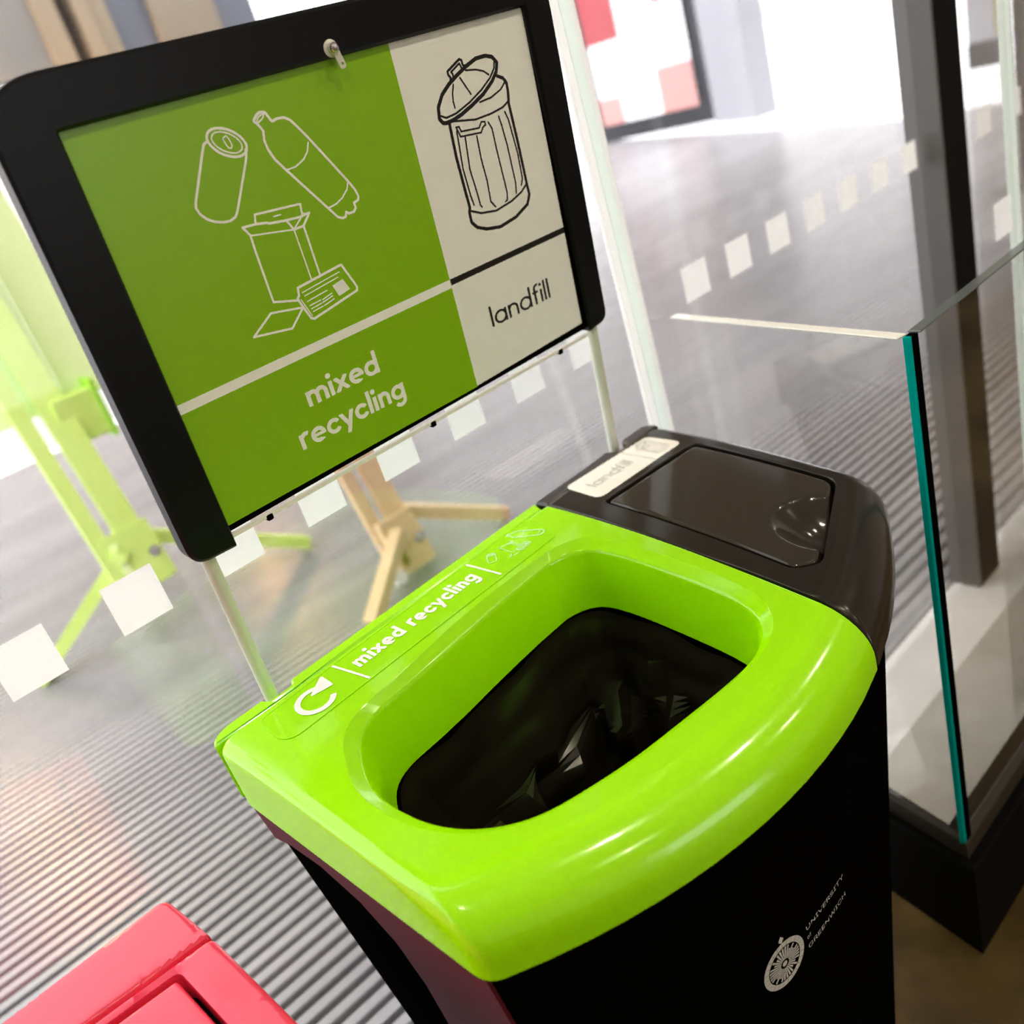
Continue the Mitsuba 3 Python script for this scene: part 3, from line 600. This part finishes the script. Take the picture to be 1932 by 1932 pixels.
# ------------------------------------------------------------------ easels beyond the glass
def easel(name, label, m, mb, x0, y0, sc, legs, rails, lean, ztop, board=None, tray=None, hub=None):
    e = thing(name, label, 'easel')
    P = lambda x, y, z: (x, y, z - 1.5)
    for x, w in rails: obj('rail', bar(P(x, y0 + lean * .02, .02 if hub is None else hub[2]), P(x + .0, y0 + lean * ztop, ztop), w, .032, (0, -1, 0)), m, e)
    hx, hw, hz0, hz1 = hub
    h = obj('hub', bar(P(hx, y0 - .055 + lean * hz0, hz0), P(hx, y0 - .055 + lean * hz1, hz1), hw, .05, (0, -1, 0)), m, e)
    obj('slot', bar(P(hx - hw * .3, y0 - .083 + lean * (hz0 + .04), hz0 + .04), P(hx - hw * .3, y0 - .083 + lean * (hz1 - .03), hz1 - .03), hw * .16, .006, (0, -1, 0)), mb if m != 'oak' else 'oak_dark', h)
    obj('bolt', lathe([(.022, 0), (.022, .006), (.012, .008), (.012, .02), (.006, .022)], 16, P(hx + hw * .33, y0 - .083 + lean * (hz0 + hz1) / 2, (hz0 + hz1) / 2), (0, -1, 0)), 'steel', h, smooth=40)
    for (a, b, w) in legs: obj('leg', bar(P(*a), P(*b), w, .05), m, e)
    obj('knob', lathe([(.012, 0), (.03, .012), (.032, .03), (.02, .045)], 16, P(hx - hw * .62, y0 - .06 + lean * hz0, hz0 + .02), (-.5, -1, .1)), 'white_plastic', e, smooth=50)
    if board:
        bd = obj('board', bar(P((board[0] + board[1]) / 2, y0 + .05 + lean * board[2], board[2]), P((board[0] + board[1]) / 2, y0 + .05 + lean * board[3], board[3]), board[1] - board[0], .02, (0, -1, 0)), mb, e)
    if tray:
        tr = obj('tray', bx(tray[0], tray[1], y0 + lean * tray[2] - .03, y0 + lean * tray[3] + .02, tray[2] - 1.5, tray[3] - 1.5, .004), m, e)
        obj('tray_cap', bx(tray[1], tray[1] + .02, y0 + lean * tray[2] - .04, y0 + lean * tray[3] + .03, tray[2] - 1.52, tray[3] - 1.47, .004), 'green_deep' if m != 'oak' else 'oak_dark', tr)
    return e
easel('wooden_easel', 'light brown wooden easel beyond the glass, below the sign', 'oak', 'oak', 1.43, 2.79, 1,
      [((1.40, 2.74, .20), (1.10, 2.60, .02), .05), ((1.50, 2.84, .22), (1.86, 2.70, .03), .05)],
      [(1.368, .05), (1.468, .085)], .30, 1.55, None, (1.15, 1.75, .80, .92), (1.425, .15, .03, .24))
easel('green_easel', 'lime green painted easel with a pale green board, left of the sign', 'green_wood', 'green_board', .65, 3.38, 1,
      [((.66, 3.42, .42), (.22, 3.72, .02), .07), ((.78, 3.50, .40), (1.36, 3.50, .03), .05), ((.72, 3.62, .42), (.80, 4.4, .02), .06)],
      [(.60, .06), (.715, .10)], .30, 2.1, (.20, .985, .94, 2.2), (.71, .86, .80, .98), (.69, .19, .25, .48))

# ------------------------------------------------------------------ far side of the yard
fac = sroot('wall_far', 'stone building front beyond the yard', 'wall')
def fbox(n, m, x0, x1, z0, z1, y=8.0, d=.25): return obj(n, bx(x0, x1, y, y + d, z0, z1), m, fac)
fbox('stone_panel', 'stone_grey', 1.2, 2.80, 1.12, 2.6)
fbox('stone_trim', 'stone_trim', 2.80, 2.97, 1.05, 2.6, 7.95)
fbox('recess', 'dark_gap', 2.97, 3.10, 1.05, 2.6, 8.10)
fbox('stone_trim', 'stone_trim', 3.10, 3.22, 1.05, 2.6, 7.95); fbox('stone_trim', 'stone_trim', 3.23, 3.36, 1.05, 2.6, 7.98)
fbox('blue_grey_panel', 'blue_grey', 3.36, 3.72, 1.05, 2.6, 8.08)  # plain blue-grey panel set back between the stone parts
fbox('stone_panel', 'stone', 3.72, 4.28, 1.05, 2.6)
fbox('corner_panel', 'blue_grey', 4.28, 4.66, 1.05, 2.6, 8.06)
fbox('shopfront', 'white_wall', -4.0, 4.66, -1.5, 1.05, 8.05)
def vbox(p, q, z0, z1, w):
    p, q = np.array(p, float), np.array(q, float); d = (q - p) / np.linalg.norm(q - p); n = np.array([d[1], -d[0]]) * w
    return prism(np.array([p, q, q + n, p + n]), z0, z1)
def pol(az, r): return np.array([math.cos(math.radians(az)), math.sin(math.radians(az))]) * r
ad = thing('poster_stand', 'red and white poster in a dark upright frame across the yard', 'poster stand')
pa, pb = pol(43.6, 19.7), pol(35.5, 17.0)
obj('frame', vbox(pa, pb, -1.5, 2.2, .12), 'navy', ad)
dpl = (pb - pa); nrm = np.array([dpl[1], -dpl[0]]); nrm /= np.linalg.norm(nrm)
if nrm @ pa > 0: nrm = -nrm
vn = np.array([dpl[1], -dpl[0]]); OFF = .14 if vn @ nrm > 0 else .02
def pan(u0, u1, z0, z1, m, n, off=.02): return obj(n, vbox(pa + dpl * u0 + nrm * (off + OFF), pa + dpl * u1 + nrm * (off + OFF), z0, z1, .01), m, ad)
pan(.16, .83, -1.20, 2.05, 'white_print', 'print', .02)
pan(.16, .40, .22, 2.05, 'red_print', 'print_panel', .04); pan(.66, .83, .55, 2.05, 'red_print', 'print_panel', .04)
pan(.40, .66, 1.1, 2.05, 'pink_print', 'print_panel', .04)
pan(.16, .32, -1.20, -.72, 'pink_print', 'print_panel', .04); pan(.60, .83, -1.20, -.45, 'pink_print', 'print_panel', .04)
struct('wall_pier', vbox(pol(35.5, 16.8), pol(33.3, 15.6), -1.5, 3.0, .4), 'pier_grey', 'pale grey pier right of the red poster')
rp = thing('kiosk', 'grey panel kiosk with a yellow edge seen right of the black post', 'kiosk')
q0, q1 = pol(23.0, 14.4), pol(21.75, 14.2)
obj('panel', vbox(q0, q1, -1.2, 2.5, .3), 'pier_grey', rp)
obj('plinth', vbox(q0, q1, -1.5, -1.2, .32), 'navy', rp)
obj('edge_post', vbox(pol(22.35, 14.0), pol(22.1, 14.0), -1.15, 2.5, .05), 'yellow', rp)
struct('wall_right', vbox(pol(21.5, 7.0), pol(15.0, 7.0), -1.5, 2.2, .3), 'navy', 'dark blue-grey wall at the right edge beyond the glass')
struct('soffit', bx(.8, 14, 1.06, 6.0, 1.75, 1.95), 'soffit', 'brown soffit over the deck')

# ------------------------------------------------------------------ the room behind the camera
struct('ceiling', bx(-3.2, 5.2, -3.5, 1.05, 1.45, 1.6), 'ceiling', 'brown ceiling of the room')
struct('wall_left', bx(-3.3, -3.2, -3.5, 1.0, -1.5, 1.45), 'room_wall', 'brown wall at the left of the room')
struct('wall_east', bx(5.2, 5.3, -3.5, 1.0, -1.5, 1.45), 'room_wall', 'brown wall at the right end of the room')
wb = sroot('wall_back', 'wall behind the viewer with a wide window', 'wall')
WX0, WX1, WZ0, WZ1 = .5, 2.3, -.75, .35
for a in ((-3.2, WX0, -1.5, 1.45), (WX1, 5.2, -1.5, 1.45), (WX0, WX1, -1.5, WZ0), (WX0, WX1, WZ1, 1.45)): obj('panel', bx(a[0], a[1], -3.6, -3.5, a[2], a[3]), 'room_wall', wb)
w6 = sroot('window_6', 'wide window behind the viewer', 'window')
obj('pane', sheet(WX0, WX1, -3.55, WZ0, WZ1), 'pane', w6)
for x, y in ((.82, -.23), (1.72, -.30), (-.35, -.25), (.6, -1.9), (2.6, -1.5), (2.7, -.3)):
    l = thing('downlight', 'warm round ceiling downlight above the bins', 'lamp', 'ceiling downlights')
    obj('rim', lathe([(.075, 0), (.08, -.006), (.062, -.008), (.058, 0)], 24, (x, y, 1.449)), 'lamp_body', l)
    d = lathe([(.050, .0), (.052, -.004), (.050, -.0045)], 24, (x, y, 1.4485))
    c = lathe([(.050, .0), (.050, .001)], 24, (x, y, 1.4435), (0, 0, -1))
    k = key(l + '__diffuser'); scene[k] = mikit.ply(lift(c), M['lamp_body'], False, emitter=dict(type='area', radiance=rgb(LAMP * 1.0, LAMP * .87, LAMP * .66)))

for x, z0, z1 in ((-.12, .75, 2.5), (2.62, .25, .85)):
    l = thing('wall_lamp', 'warm tall upright lamp at the left of the far building front' if x < 0 else 'short warm upright lamp low on the far building front behind the sign', 'lamp')
    obj('bracket', bx(x - .05, x + .05, 7.93, 7.999, z0 - .05, z1 + .05, .004), 'lamp_body', l)
    k = key(l + '__tube'); scene[k] = mikit.ply(lift(tube([(x, 7.88, z0), (x, 7.88, z1)], .045, 16)), M['lamp_body'], False, emitter=dict(type='area', radiance=rgb(*((105, 64, 22) if x < 0 else (110, 60, 20)))))
